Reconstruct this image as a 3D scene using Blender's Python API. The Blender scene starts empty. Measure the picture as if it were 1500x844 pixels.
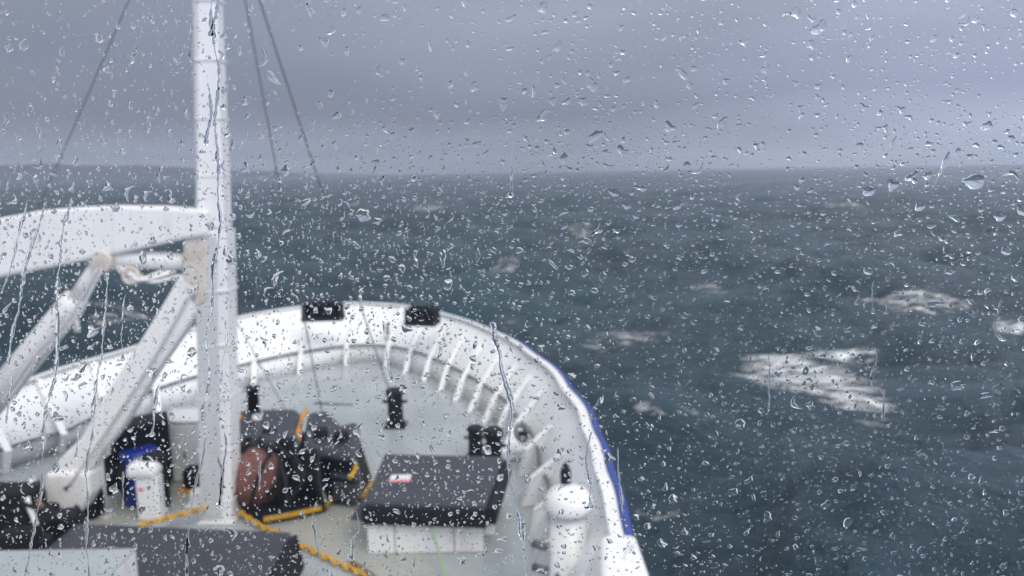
import bpy, bmesh, math, random
import numpy as np
from mathutils import Matrix, Vector
R = math.radians
random.seed(7); rng = np.random.default_rng(11)
SC = bpy.context.scene
COL = SC.collection

# ------------------------------------------------------------------ camera, sky, sun, exposure
F = 1125.0; PITCH = R(8.6); ROLL = R(0.95); EYE = Vector((0, 0, 5.2))
PANE_Y = 0.40                       # the window stands 40 cm in front of the eye
def cam_dir(u, v):
    c, s = math.cos(ROLL), math.sin(ROLL)
    u, v = u*c+v*s, -u*s+v*c
    cp, sp = math.cos(PITCH), math.sin(PITCH)
    return Vector((u, cp+v*sp, -sp+v*cp))
def ray(px, py): return cam_dir((px-750)/F, (422-py)/F)
def P(px, py, z):                   # the point at height z
    d = ray(px, py); t = (z-EYE.z)/d.z
    return EYE+d*t
def Q(px, py, Y):                   # the point at distance Y ahead
    d = ray(px, py); return EYE+d*(Y/d.y)
fw = cam_dir(0, 0); rt = (cam_dir(1, 0)-fw).normalized(); up = (cam_dir(0, 1)-fw).normalized()
cd = bpy.data.cameras.new('camera'); cam = bpy.data.objects.new('camera', cd); COL.objects.link(cam)
cam.matrix_world = Matrix(((rt.x, up.x, -fw.x, EYE.x), (rt.y, up.y, -fw.y, EYE.y), (rt.z, up.z, -fw.z, EYE.z), (0, 0, 0, 1)))
cd.sensor_width = 36; cd.lens = 27; cd.clip_start = 0.02; cd.clip_end = 30000
cd.dof.use_dof = True; cd.dof.focus_distance = PANE_Y*1.01; cd.dof.aperture_fstop = 12.5
SC.camera = cam
SC.view_settings.view_transform = 'Standard'; SC.view_settings.look = 'None'
SC.view_settings.exposure = 0.22; SC.view_settings.gamma = 1.0; SC.view_settings.use_curve_mapping = False
SC.render.engine = 'CYCLES'
cy = SC.cycles
cy.max_bounces = 16; cy.transmission_bounces = 12; cy.glossy_bounces = 5; cy.diffuse_bounces = 3
cy.transparent_max_bounces = 16; cy.caustics_reflective = True; cy.caustics_refractive = True
cy.use_denoising = True

SUN_EL, SUN_AZ = R(50), R(148)      # veiled sun, high behind the wheelhouse
w = bpy.data.worlds.new('World'); SC.world = w; w.use_nodes = True
nt = w.node_tree; N = nt.nodes; L = nt.links
N.clear()
def node(tree, t, **kw):
    n = tree.nodes.new(t)
    for k, v in kw.items(): setattr(n, k, v)
    return n
out = node(nt, 'ShaderNodeOutputWorld'); bg = node(nt, 'ShaderNodeBackground')
bg.inputs['Strength'].default_value = 0.1
sky = node(nt, 'ShaderNodeTexSky', sky_type='NISHITA', sun_disc=False)
sky.sun_elevation = SUN_EL; sky.sun_rotation = SUN_AZ; sky.air_density = 2; sky.dust_density = 4
tc = node(nt, 'ShaderNodeTexCoord')
mp = node(nt, 'ShaderNodeMapping'); mp.inputs['Scale'].default_value = (1.1, 1.1, 5.5); mp.inputs['Rotation'].default_value = (R(-6), R(16), R(20))
L.new(tc.outputs['Generated'], mp.inputs[0])
no = node(nt, 'ShaderNodeTexNoise'); no.inputs['Scale'].default_value = 1.7; no.inputs['Detail'].default_value = 5; no.inputs['Roughness'].default_value = .45
L.new(mp.outputs[0], no.inputs['Vector'])
sx = node(nt, 'ShaderNodeSeparateXYZ'); L.new(tc.outputs['Generated'], sx.inputs[0])
# height of the look, nudged by the cloud noise, so the banks of cloud have uneven edges
ma = node(nt, 'ShaderNodeMath', operation='MULTIPLY_ADD'); L.new(no.outputs['Fac'], ma.inputs[0]); ma.inputs[1].default_value = .15
ad = node(nt, 'ShaderNodeMath', operation='ADD'); L.new(sx.outputs['Z'], ad.inputs[0]); ad.inputs[1].default_value = -.075
L.new(ad.outputs[0], ma.inputs[2])
cr = node(nt, 'ShaderNodeValToRGB'); L.new(ma.outputs[0], cr.inputs[0])
SKY_STOPS = [(0.0, (.235, .28, .39)), (.03, (.31, .35, .47)), (.075, (.232, .265, .378)), (.14, (.262, .298, .414)), (.24, (.345, .375, .49)), (.45, (.61, .63, .71)), (1.0, (.78, .785, .81))]
el = cr.color_ramp.elements
while len(el) > 1: el.remove(el[0])
el[0].position = 0; el[0].color = (*SKY_STOPS[0][1], 1)
for p_, c_ in SKY_STOPS[1:]:
    e = el.new(p_); e.color = (*c_, 1)
# broad lighter / darker cloud patches and a lighter sky to starboard
no2 = node(nt, 'ShaderNodeTexNoise'); no2.inputs['Scale'].default_value = .9; no2.inputs['Detail'].default_value = 3
mp2 = node(nt, 'ShaderNodeMapping'); mp2.inputs['Scale'].default_value = (1.3, 1.3, 4.0); mp2.inputs['Location'].default_value = (3.1, .4, .7); mp2.inputs['Rotation'].default_value = (0, R(-18), 0)
L.new(tc.outputs['Generated'], mp2.inputs[0]); L.new(mp2.outputs[0], no2.inputs['Vector'])
mr = node(nt, 'ShaderNodeMapRange'); mr.inputs[1].default_value = .3; mr.inputs[2].default_value = .7; mr.inputs[3].default_value = .74; mr.inputs[4].default_value = 1.2
L.new(no2.outputs['Fac'], mr.inputs[0])
mx = node(nt, 'ShaderNodeMath', operation='MULTIPLY_ADD'); L.new(sx.outputs['X'], mx.inputs[0]); mx.inputs[1].default_value = .46; mx.inputs[2].default_value = .97
my = node(nt, 'ShaderNodeMath', operation='MULTIPLY_ADD'); L.new(sx.outputs['Y'], my.inputs[0]); my.inputs[1].default_value = -.56; my.inputs[2].default_value = 1.56
mxy = node(nt, 'ShaderNodeMath', operation='MULTIPLY'); L.new(mx.outputs[0], mxy.inputs[0]); L.new(my.outputs[0], mxy.inputs[1])
mm = node(nt, 'ShaderNodeMath', operation='MULTIPLY'); L.new(mr.outputs[0], mm.inputs[0]); L.new(mxy.outputs[0], mm.inputs[1])
m10 = node(nt, 'ShaderNodeMath', operation='MULTIPLY'); L.new(mm.outputs[0], m10.inputs[0]); m10.inputs[1].default_value = 10.0
vs = node(nt, 'ShaderNodeVectorMath', operation='SCALE'); L.new(cr.outputs[0], vs.inputs[0]); L.new(m10.outputs[0], vs.inputs['Scale'])
mixs = node(nt, 'ShaderNodeMixRGB'); mixs.inputs[0].default_value = .93; L.new(sky.outputs[0], mixs.inputs[1]); L.new(vs.outputs[0], mixs.inputs[2])
L.new(mixs.outputs[0], bg.inputs['Color']); L.new(bg.outputs[0], out.inputs[0])

sd = bpy.data.lights.new('sun', 'SUN'); so = bpy.data.objects.new('sun', sd); COL.objects.link(so)
sd.energy = 1.15; sd.angle = R(35); sd.color = (1, .93, .86)
so.rotation_euler = Vector((math.sin(SUN_AZ)*math.cos(SUN_EL), math.cos(SUN_AZ)*math.cos(SUN_EL), math.sin(SUN_EL))).to_track_quat('Z', 'Y').to_euler()

# ------------------------------------------------------------------ materials
def mat(name, col, rough=.5, metal=0, noise=0, nscale=4.0, col2=None, bump=0, bscale=30, stretch=(1, 1, 1), spec=.5, cover=.55, stain=0):
    m = bpy.data.materials.new(name); m.use_nodes = True; t = m.node_tree
    b = t.nodes['Principled BSDF']
    b.inputs['Base Color'].default_value = (*col, 1); b.inputs['Roughness'].default_value = rough
    b.inputs['Metallic'].default_value = metal; b.inputs['Specular IOR Level'].default_value = spec
    g = t.nodes.new('ShaderNodeNewGeometry'); mpn = t.nodes.new('ShaderNodeMapping'); mpn.inputs['Scale'].default_value = stretch
    t.links.new(g.outputs['Position'], mpn.inputs[0])
    if noise or col2:
        n = t.nodes.new('ShaderNodeTexNoise'); n.inputs['Scale'].default_value = nscale; n.inputs['Detail'].default_value = 6; n.inputs['Roughness'].default_value = .6
        t.links.new(mpn.outputs[0], n.inputs['Vector'])
        r = t.nodes.new('ShaderNodeValToRGB'); t.links.new(n.outputs['Fac'], r.inputs[0])
        c2 = col2 or tuple(c*(1-noise) for c in col)
        r.color_ramp.elements[0].position = cover-.25; r.color_ramp.elements[0].color = (*c2, 1)
        r.color_ramp.elements[1].position = cover+.05; r.color_ramp.elements[1].color = (*col, 1)
        t.links.new(r.outputs[0], b.inputs['Base Color'])
    if stain:
        ms = t.nodes.new('ShaderNodeMapping'); ms.inputs['Scale'].default_value = (5, 5, .7); t.links.new(g.outputs['Position'], ms.inputs[0])
        n1 = t.nodes.new('ShaderNodeTexNoise'); n1.inputs['Scale'].default_value = 1.0; n1.inputs['Detail'].default_value = 7; n1.inputs['Roughness'].default_value = .65; t.links.new(ms.outputs[0], n1.inputs['Vector'])
        r1 = t.nodes.new('ShaderNodeMapRange'); r1.inputs[1].default_value = .56; r1.inputs[2].default_value = .74; r1.inputs[3].default_value = 0; r1.inputs[4].default_value = stain; t.links.new(n1.outputs['Fac'], r1.inputs[0])
        x1 = t.nodes.new('ShaderNodeMixRGB'); t.links.new(r1.outputs[0], x1.inputs[0]); t.links.new(b.inputs['Base Color'].links[0].from_socket, x1.inputs[1]); x1.inputs[2].default_value = (.33, .24, .16, 1)
        t.links.new(x1.outputs[0], b.inputs['Base Color'])
    if bump:
        n = t.nodes.new('ShaderNodeTexNoise'); n.inputs['Scale'].default_value = bscale; n.inputs['Detail'].default_value = 5
        t.links.new(mpn.outputs[0], n.inputs['Vector'])
        bp = t.nodes.new('ShaderNodeBump'); bp.inputs['Strength'].default_value = bump; bp.inputs['Distance'].default_value = .02
        t.links.new(n.outputs['Fac'], bp.inputs['Height']); t.links.new(bp.outputs[0], b.inputs['Normal'])
    return m
M = {}
M['white'] = mat('white_paint', (.80, .79, .775), .35, noise=.12, nscale=1.6, stretch=(1, 1, .35), cover=.5, bump=.12, bscale=6, stain=.35)
M['bulwark'] = mat('bulwark_white_paint', (.80, .81, .81), .4, noise=.10, nscale=1.1, cover=.5, bump=.15, bscale=3, stain=.3)
M['cream'] = mat('weathered_cream_paint', (.79, .775, .75), .42, col2=(.70, .67, .63), nscale=2.2, stretch=(1, 1, .5), cover=.42, bump=.1, bscale=8, stain=.3)
M['rusty'] = mat('rust_stained_cream', (.60, .55, .48), .55, col2=(.42, .33, .25), nscale=5, cover=.5)
M['mastgrey'] = mat('grey_paint_mast_shade', (.56, .56, .56), .4, noise=.1, nscale=3, stretch=(1, 1, .3))  # grey of posts and hoses; on the mast's aft panel it paints shade
M['deck'] = mat('deck_paint', (.365, .395, .405), .2, col2=(.30, .33, .345), nscale=.9, cover=.55, bump=.08, bscale=2.5, stain=.22)
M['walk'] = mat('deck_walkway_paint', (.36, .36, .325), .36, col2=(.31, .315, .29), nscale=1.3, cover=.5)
M['blue'] = mat('blue_paint', (.026, .055, .27), .45, noise=.25, nscale=3)
M['barrel'] = mat('blue_plastic', (.008, .03, .27), .35, noise=.2, nscale=6)
M['black'] = mat('black_rubber', (.008, .009, .011), .6, spec=.25, noise=.5, nscale=9, bump=.3, bscale=18)
M['slate'] = mat('wet_slate_canvas', (.040, .043, .054), .42, spec=.4, noise=.25, nscale=2.5, bump=1.0, bscale=3.2)
M['rope'] = mat('rust_red_rope', (.22, .085, .075), .85, col2=(.075, .04, .035), nscale=9, stretch=(1, 1, 1), cover=.5, bump=1, bscale=30)
M['yellow'] = mat('yellow_paint', (.66, .36, .02), .5, noise=.3, nscale=8)
M['orange'] = mat('orange_paint', (.66, .26, .02), .5, noise=.3, nscale=10)
M['green'] = mat('green_rope', (.30, .42, .20), .7, noise=.2, nscale=20)
M['pink'] = mat('red_print', (.75, .08, .13), .5)
M['paper'] = mat('white_label', (.72, .72, .72), .5)
M['steel'] = mat('dull_steel', (.16, .17, .18), .4, metal=.4, noise=.3)
M['wire'] = mat('wire_rope', (.13, .14, .17), .5)
M['frame'] = mat('window_frame_paint', (.5, .5, .5), .4)
M['brown'] = mat('brown_rust', (.20, .12, .07), .7, noise=.4, nscale=8)

# ------------------------------------------------------------------ helpers
def tag(o, label=None, cat=None, group=None, kind=None):
    if label: o['label'] = label
    if cat: o['category'] = cat
    if group: o['group'] = group
    if kind: o['kind'] = kind
    return o
def thing(name, loc, label, cat, group=None):
    o = bpy.data.objects.new(name, None); COL.objects.link(o); o.location = loc; o.empty_display_size = .1
    return tag(o, label, cat, group)
class MB:
    def __init__(s): s.v = []; s.f = []; s.sm = []
    def add(s, vs, fs, smooth=False):
        b = len(s.v); s.v += [tuple(v) for v in vs]; s.f += [tuple(i+b for i in f) for f in fs]; s.sm += [smooth]*len(fs); return s
    def box(s, c, d, rz=0, top=1.0, tilt=0, ry=0):
        x, y, z = (k/2 for k in d); m = Matrix.Rotation(rz, 3, 'Z') @ Matrix.Rotation(tilt, 3, 'X') @ Matrix.Rotation(ry, 3, 'Y')
        vs = []
        for sz in (-1, 1):
            k = top if sz > 0 else 1
            for a, b in ((-1, -1), (1, -1), (1, 1), (-1, 1)): vs.append(Vector(c)+m @ Vector((a*x*k, b*y*k, sz*z)))
        return s.add(vs, [(3, 2, 1, 0), (4, 5, 6, 7), (0, 1, 5, 4), (1, 2, 6, 5), (2, 3, 7, 6), (3, 0, 4, 7)])
    def prism(s, top, bottom):      # two loops of equal length
        n = len(top); vs = list(bottom)+list(top)
        return s.add(vs, [tuple(range(n-1, -1, -1)), tuple(range(n, 2*n))]+[(i, (i+1) % n, n+(i+1) % n, n+i) for i in range(n)])
    def slab(s, poly, off):         # polygon pushed along a vector
        off = Vector(off); a = [Vector(p) for p in poly]
        return s.prism(a, [p+off for p in a])
    def tube(s, pts, r, seg=12, cap=True):
        pts = [Vector(p) for p in pts]; n = len(pts); rr = r if isinstance(r, (list, tuple)) else [r]*n
        vs = []; u = None
        for i, p in enumerate(pts):
            d = (pts[min(i+1, n-1)]-pts[max(i-1, 0)]).normalized()
            if u is None: u = d.orthogonal().normalized()
            u = (u-d*u.dot(d)).normalized(); q = d.cross(u)
            for k in range(seg):
                a = 2*math.pi*k/seg; vs.append(p+(u*math.cos(a)+q*math.sin(a))*rr[i])
        fs = [(i*seg+k, i*seg+(k+1) % seg, (i+1)*seg+(k+1) % seg, (i+1)*seg+k) for i in range(n-1) for k in range(seg)]
        s.add(vs, fs, True)
        if cap:
            b = len(s.v)-len(vs)
            s.f += [tuple(b+k for k in range(seg-1, -1, -1)), tuple(b+(n-1)*seg+k for k in range(seg))]; s.sm += [False, False]
        return s
    def lathe(s, c, prof, seg=24, axis='Z'):
        c = Vector(c); vs = []
        for (r, h) in prof:
            for k in range(seg):
                a = 2*math.pi*k/seg; p = (r*math.cos(a), r*math.sin(a), h)
                if axis == 'X': p = (h, p[0], p[1])
                if axis == 'Y': p = (p[0], h, p[1])
                vs.append(c+Vector(p))
        n = len(prof)
        fs = [(i*seg+k, i*seg+(k+1) % seg, (i+1)*seg+(k+1) % seg, (i+1)*seg+k) for i in range(n-1) for k in range(seg)]
        b = len(s.v); s.add(vs, fs, True)
        s.f += [tuple(b+k for k in range(seg-1, -1, -1)), tuple(b+(n-1)*seg+k for k in range(seg))]; s.sm += [False, False]
        return s
    def torus(s, c, R_, r, rot=None, seg=16, ring=8, sx_=1.0):
        rot = rot or Matrix.Identity(3); vs = []
        for i in range(seg):
            a = 2*math.pi*i/seg
            for j in range(ring):
                b = 2*math.pi*j/ring
                vs.append(Vector(c)+rot @ Vector(((R_+r*math.cos(b))*math.cos(a)*sx_, (R_+r*math.cos(b))*math.sin(a), r*math.sin(b))))
        return s.add(vs, [(i*ring+j, i*ring+(j+1) % ring, ((i+1) % seg)*ring+(j+1) % ring, ((i+1) % seg)*ring+j) for i in range(seg) for j in range(ring)], True)
    def build(s, name, m, parent=None, bevel=0, fix=True, smooth=None):
        me = bpy.data.meshes.new(name); me.from_pydata(s.v, [], s.f)
        me.polygons.foreach_set('use_smooth', [bool(x) for x in (s.sm if smooth is None else [smooth]*len(s.sm))])
        if fix:
            bm = bmesh.new(); bm.from_mesh(me); bmesh.ops.recalc_face_normals(bm, faces=bm.faces); bm.to_mesh(me); bm.free()
        me.materials.append(m); o = bpy.data.objects.new(name, me); COL.objects.link(o)
        if parent is not None:
            o.parent = parent; w_ = Vector(parent.location); q = parent.parent
            while q is not None: w_ = w_+Vector(q.location) if q.type == 'EMPTY' else w_; q = q.parent
            if parent.type == 'EMPTY': o.matrix_parent_inverse = Matrix.Translation(-w_)
        if bevel:
            b = o.modifiers.new('bevel', 'BEVEL'); b.width = bevel; b.segments = 2; b.limit_method = 'ANGLE'; b.harden_normals = False
        return o
def sub(name, mb, m, parent, bevel=0):      # a sub-part: its parent is a part whose mesh is in world coordinates minus the thing's base
    o = mb.build(name, m, None, bevel); o.parent = parent; return o     # parent matrix_world is identity
def smooth_path(pts, n):
    a = np.array([tuple(p) for p in pts], float); k = len(a); t = np.linspace(0, k-1, n); o = []
    for x in t:
        i = min(int(x), k-2); f = x-i
        p0, p1, p2, p3 = a[max(i-1, 0)], a[i], a[i+1], a[min(i+2, k-1)]
        o.append(.5*((2*p1)+(-p0+p2)*f+(2*p0-5*p1+4*p2-p3)*f*f+(-p0+3*p1-3*p2+p3)*f**3))
    return [Vector(tuple(v)) for v in o]

# ------------------------------------------------------------------ sea
SEA_Z = -3.9
CREST = P(1180, 552, SEA_Z+.2)      # the breaker to starboard
def sea_height(x, y, cell):
    h = np.zeros_like(x); r2 = np.random.default_rng(5)
    for i in range(70):
        lam = 1.2*(22/1.2)**(r2.random()); k = 2*math.pi/lam
        a = R(100)+r2.normal(0, .55); ph = r2.random()*6.28
        amp = .0165*lam**.92*np.clip(lam/(cell*3.5)-1, 0, 1)
        s_ = np.sin(k*(x*math.cos(a)+y*math.sin(a))+ph)
        h += amp*(1-2*np.abs(np.sin(.5*np.arcsin(s_))) if i % 3 == 0 else s_)
    for lam, a, amp, ph in ((48, 1.9, .26, .3), (72, 1.5, .36, 2.1), (34, 2.2, .18, 4.0)):
        h += amp*np.sin(2*math.pi/lam*(x*math.cos(a)+y*math.sin(a))+ph)*np.clip(lam/(cell*3.5)-1, 0, 1)
    g = np.exp(-((x-CREST.x)/5.0)**2-((y-CREST.y)/8.0)**2); return h*(1-.9*g)+.22*g
NA = 760; rad = [6.0]
while rad[-1] < 14000: rad.append(rad[-1]*1.0105)
rad = np.array(rad); ang = np.linspace(R(-72), R(72), NA)
rr_, aa_ = np.meshgrid(rad, ang, indexing='ij')
xx = rr_*np.sin(aa_); yy = rr_*np.cos(aa_)
zz = SEA_Z+sea_height(xx, yy, rr_*.0105)
NR = len(rad)
co = np.stack([xx, yy, zz], -1).reshape(-1, 3)
ii = (np.arange(NR-1)[:, None]*NA+np.arange(NA-1)[None, :]).reshape(-1)
fc = np.stack([ii, ii+1, ii+NA+1, ii+NA], 1)[:, ::-1]
def np_mesh(name, co, faces, smooth=True):          # faces: (n, 3) or (n, 4) array, or a list of such
    fl = faces if isinstance(faces, list) else [faces]
    me = bpy.data.meshes.new(name); me.vertices.add(len(co)); me.vertices.foreach_set('co', np.ascontiguousarray(co, dtype=np.float32).ravel())
    idx = np.concatenate([f.ravel() for f in fl]); tot = np.concatenate([np.full(len(f), f.shape[1]) for f in fl])
    me.loops.add(len(idx)); me.loops.foreach_set('vertex_index', idx.astype(np.int32))
    me.polygons.add(len(tot)); me.polygons.foreach_set('loop_start', np.concatenate([[0], np.cumsum(tot)[:-1]]).astype(np.int32))
    me.update(calc_edges=True); me.validate()
    me.polygons.foreach_set('use_smooth', np.full(len(tot), smooth)); return me
me = np_mesh('sea', co, fc); sea = bpy.data.objects.new('sea', me); COL.objects.link(sea)
tag(sea, kind='structure', label='dark blue-green choppy sea with breaking foam', cat='sea')
m = bpy.data.materials.new('sea_water'); m.use_nodes = True; t = m.node_tree; b = t.nodes['Principled BSDF']
b.inputs['IOR'].default_value = 1.33
geo = t.nodes.new('ShaderNodeNewGeometry')
def tn(scale, detail, stretch=(1, 1, 1), rough=.55, dist=0):
    mpn = t.nodes.new('ShaderNodeMapping'); mpn.inputs['Scale'].default_value = stretch; mpn.inputs['Rotation'].default_value = (0, 0, R(-8)); t.links.new(geo.outputs['Position'], mpn.inputs[0])
    n = t.nodes.new('ShaderNodeTexNoise'); n.inputs['Scale'].default_value = scale; n.inputs['Detail'].default_value = detail; n.inputs['Roughness'].default_value = rough
    n.inputs['Distortion'].default_value = dist; t.links.new(mpn.outputs[0], n.inputs['Vector']); return n.outputs['Fac']
def mth(op, a, b_=None, c_=None, clamp=False):
    n = t.nodes.new('ShaderNodeMath'); n.operation = op; n.use_clamp = clamp
    for i, v in enumerate((a, b_, c_)):
        if v is None: continue
        if isinstance(v, (int, float)): n.inputs[i].default_value = v
        else: t.links.new(v, n.inputs[i])
    return n.outputs[0]
wcol = t.nodes.new('ShaderNodeValToRGB'); t.links.new(tn(.11, 7, (.35, 1, 1), .62, .3), wcol.inputs[0])
wcol.color_ramp.elements[0].position = .35; wcol.color_ramp.elements[0].color = (.012, .032, .046, 1)
wcol.color_ramp.elements[1].position = .68; wcol.color_ramp.elements[1].color = (.034, .072, .092, 1)
sp = t.nodes.new('ShaderNodeSeparateXYZ'); t.links.new(geo.outputs['Position'], sp.inputs[0])
# (pixel centre, pixel half-width, pixel half-height, strength): breakers where the photograph shows them, as patches of the sea's surface
FOAM = [(1180, 550, 80, 54, 1.0), (1140, 572, 52, 22, 1.0), (1120, 592, 58, 9, 1.0), (1228, 512, 58, 10, .95), (1240, 560, 42, 18, .85), (1150, 520, 46, 14, 1.0), (1360, 447, 96, 26, .62), (1484, 478, 38, 4, 1.0), (1010, 600, 20, 4, .4), (1330, 380, 30, 4, .4), (850, 330, 26, 3, .4), (1180, 690, 30, 5, .3), (1000, 300, 20, 2.5, .45), (1400, 320, 26, 3, .4), (955, 608, 30, 4, .5), (740, 395, 26, 5, .6), (905, 492, 100, 9, .36),
        (625, 306, 34, 4, .45), (508, 302, 12, 4, .45), (1235, 302, 28, 3, .55), (905, 357, 30, 4, .5), (180, 466, 60, 10, .45), (960, 755, 40, 6, .5), (740, 490, 28, 12, .3), (1040, 425, 40, 5, .4), (880, 595, 40, 5, .4), (1440, 350, 50, 5, .3), (1100, 330, 40, 3, .35), (700, 345, 40, 4, .35)]
warp = tn(.9, 4, (.6, 1, 1), .6)
tot = None
for (px, py, wx, wy, st) in FOAM:
    zf = SEA_Z
    for _ in range(6):
        c = P(px, py, zf); zf = .5*zf+.5*(SEA_Z+float(sea_height(np.array([c.x]), np.array([c.y]), np.array([math.hypot(c.x, c.y)*.0105]))[0]))
    if 1060 < px < 1290 and 500 < py < 605: zf = SEA_Z+.2
    c = P(px, py, zf); hx = (P(px+wx, py, zf)-c).length; hy = abs((P(px, py+wy, zf)-P(px, py-wy, zf)).y)/2
    dx = mth('DIVIDE', mth('SUBTRACT', sp.outputs['X'], c.x), hx); dy = mth('DIVIDE', mth('SUBTRACT', sp.outputs['Y'], c.y), hy)
    d2 = mth('ADD', mth('MULTIPLY', dx, dx), mth('MULTIPLY', dy, dy))
    bl = mth('MULTIPLY', mth('SUBTRACT', 1.25, d2, clamp=True), st)
    tot = bl if tot is None else mth('MAXIMUM', tot, bl)
fine = tn(1.6, 8, (.38, 1, 1), .7, .6)
streak = tn(5.5, 7, (.22, 1, 1), .7, .5)
nz = mth('ADD', mth('MULTIPLY', mth('SUBTRACT', fine, .5), 4.2), mth('MULTIPLY', mth('SUBTRACT', streak, .5), 2.6))
f1 = mth('SUBTRACT', mth('MULTIPLY_ADD', nz, mth('MULTIPLY', tot, 2.0, clamp=True), mth('MULTIPLY', tot, .85)), .30)
f1 = mth('MULTIPLY', f1, 1.45, clamp=True)
bro = mth('MULTIPLY', mth('SUBTRACT', mth('MULTIPLY', tn(.12, 9, (.32, 1, 1), .62, .4), tn(1.1, 6, (.4, 1, 1), .7)), .405), 7.0, clamp=True)
foam = mth('MAXIMUM', f1, mth('MULTIPLY', bro, .6))
mixc = t.nodes.new('ShaderNodeMixRGB'); t.links.new(foam, mixc.inputs[0]); t.links.new(wcol.outputs[0], mixc.inputs[1]); mixc.inputs[2].default_value = (.86, .88, .89, 1)
t.links.new(mixc.outputs[0], b.inputs['Base Color'])
t.links.new(mth('ADD', mth('MULTIPLY', foam, .6), .12), b.inputs['Roughness'])
bp = t.nodes.new('ShaderNodeBump'); bp.inputs['Strength'].default_value = .9; bp.inputs['Distance'].default_value = 1.5
hh = mth('ADD', mth('MULTIPLY', tn(.9, 9, (.5, 1, 1), .6, .3), .75), mth('MULTIPLY', foam, .12)); t.links.new(hh, bp.inputs['Height']); t.links.new(bp.outputs[0], b.inputs['Normal'])
me.materials.append(m)
# far low headland off the port bow
mb = MB(); hv = []
for i in range(90):
    a = R(-75+i*.78); d = 9000
    e = 135*math.exp(-((i-56)/20.0)**2)+70*math.exp(-((i-22)/15.)**2)+7*math.sin(i*.7)+4*math.sin(i*1.9)+34
    e *= max(0, min(1, (84-i)/20))**.7
    hv.append((a, d, e+2))
for j in range(3):
    for (a, d, e) in hv:
        dd = d+(0, 900, 1800)[j]; z = (SEA_Z-2, SEA_Z+e, SEA_Z-2)[j]; mb.v.append((dd*math.sin(a), dd*math.cos(a), z))
for j in range(2):
    for i in range(89): mb.f.append((j*90+i, j*90+i+1, (j+1)*90+i+1, (j+1)*90+i)); mb.sm.append(True)
tag(mb.build('hills', mat('far_headland', (.045, .06, .10), .9, noise=.3, nscale=.002)), kind='structure', label='low far headland on the horizon off the port bow', cat='hills')

# ------------------------------------------------------------------ bow: deck, hull and bulwark
CX, CY = -4.5, 10.0
Rpx = [(0, 575), (45, 555), (180, 515), (290, 480), (345, 465), (440, 449), (510, 443), (590, 447), (650, 460), (720, 485), (780, 520), (830, 570), (865, 630), (885, 690), (905, 760), (915, 800)]
Mpx = [(0, 660), (33, 650), (110, 629), (200, 583), (239, 567), (300, 549), (359, 535), (406, 523), (437, 518), (502, 507), (549, 506), (588, 510), (628, 523), (669, 542), (688, 552), (721, 572)]
Dpx = [(0, 688), (53, 674), (158, 631), (240, 602), (287, 588), (359, 563), (406, 553), (445, 545), (476, 535), (508, 532), (555, 528), (591, 544), (628, 555), (659, 574), (688, 593), (707, 608), (750, 646), (790, 735), (805, 840)]
Z_R, Z_M = 1.3, .45
def curve_fn(pts, z, extra):
    q = [(P(*p, z).x, P(*p, z).y) for p in pts]+extra
    ar = sorted((math.degrees(math.atan2(y-CY, x-CX)) % 360 if math.degrees(math.atan2(y-CY, x-CX)) < -90 else math.degrees(math.atan2(y-CY, x-CX)), math.hypot(x-CX, y-CY)) for x, y in q)
    A = np.array([a for a, _ in ar]); B = np.array([b for _, b in ar])
    g = np.linspace(-62, 242, 609); v = np.interp(g, A, B)
    k = np.hanning(25); k /= k.sum(); vp = np.pad(v, 12, mode='edge'); v = np.convolve(vp, k, mode='valid')
    return lambda a: float(np.interp(a, g, v))
ext = lambda xr, xl: [(xr, 7.0), (xr, 5.0), (xr, 3.0), (xr, 1.5), (xr, 0), (xl, 11.5), (xl, 9), (xl, 7), (xl, 5), (xl, 3), (xl, 1.5), (xl, 0)]
rR = curve_fn(Rpx, Z_R, ext(1.12, -9.85)); rM = curve_fn(Mpx, Z_M, [(.05, 14.5), (.42, 12), (.5, 10), (.5, 8.6)]+ext(.5, -9.5)); rD = curve_fn(Dpx, 0, ext(.45, -9.5))
def cp(fn, a, z, off=0):
    r = fn(a)+off; return Vector((CX+r*math.cos(R(a)), CY+r*math.sin(R(a)), z))
AN = np.linspace(-58, 238, 297)
def loft(rows, closed=False):
    mb = MB(); n = len(rows[0])
    for r_ in rows: mb.v += [tuple(p) for p in r_]
    k = len(rows)
    for j in range(k if closed else k-1):
        for i in range(n-1): mb.f.append((j*n+i, j*n+i+1, ((j+1) % k)*n+i+1, ((j+1) % k)*n+i)); mb.sm.append(True)
    return mb
dk = [cp(rD, a, 0, .03) for a in AN]
mb = MB(); mb.prism(dk, [p-Vector((0, 0, .05)) for p in dk]); deck = mb.build('deck', M['deck']); tag(deck, kind='structure', label='wet pale grey-blue painted foredeck', cat='deck')
bow = thing('bow_bulwark', (CX, 20, 0), 'rounded white flared bulwark of the bow with blue outer rubbing rail and inner ribs', 'bulwark')
rows = [[cp(rD, a, -.02) for a in AN], [cp(rM, a, Z_M, .02) for a in AN], [cp(rR, a, Z_R, -.02) for a in AN], [cp(rR, a, Z_R, .04) for a in AN], [cp(rR, a, .9, -.2) for a in AN], [cp(rD, a, -.02, .06) for a in AN]]
loft(rows, True).build('plating', M['bulwark'], bow)
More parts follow.
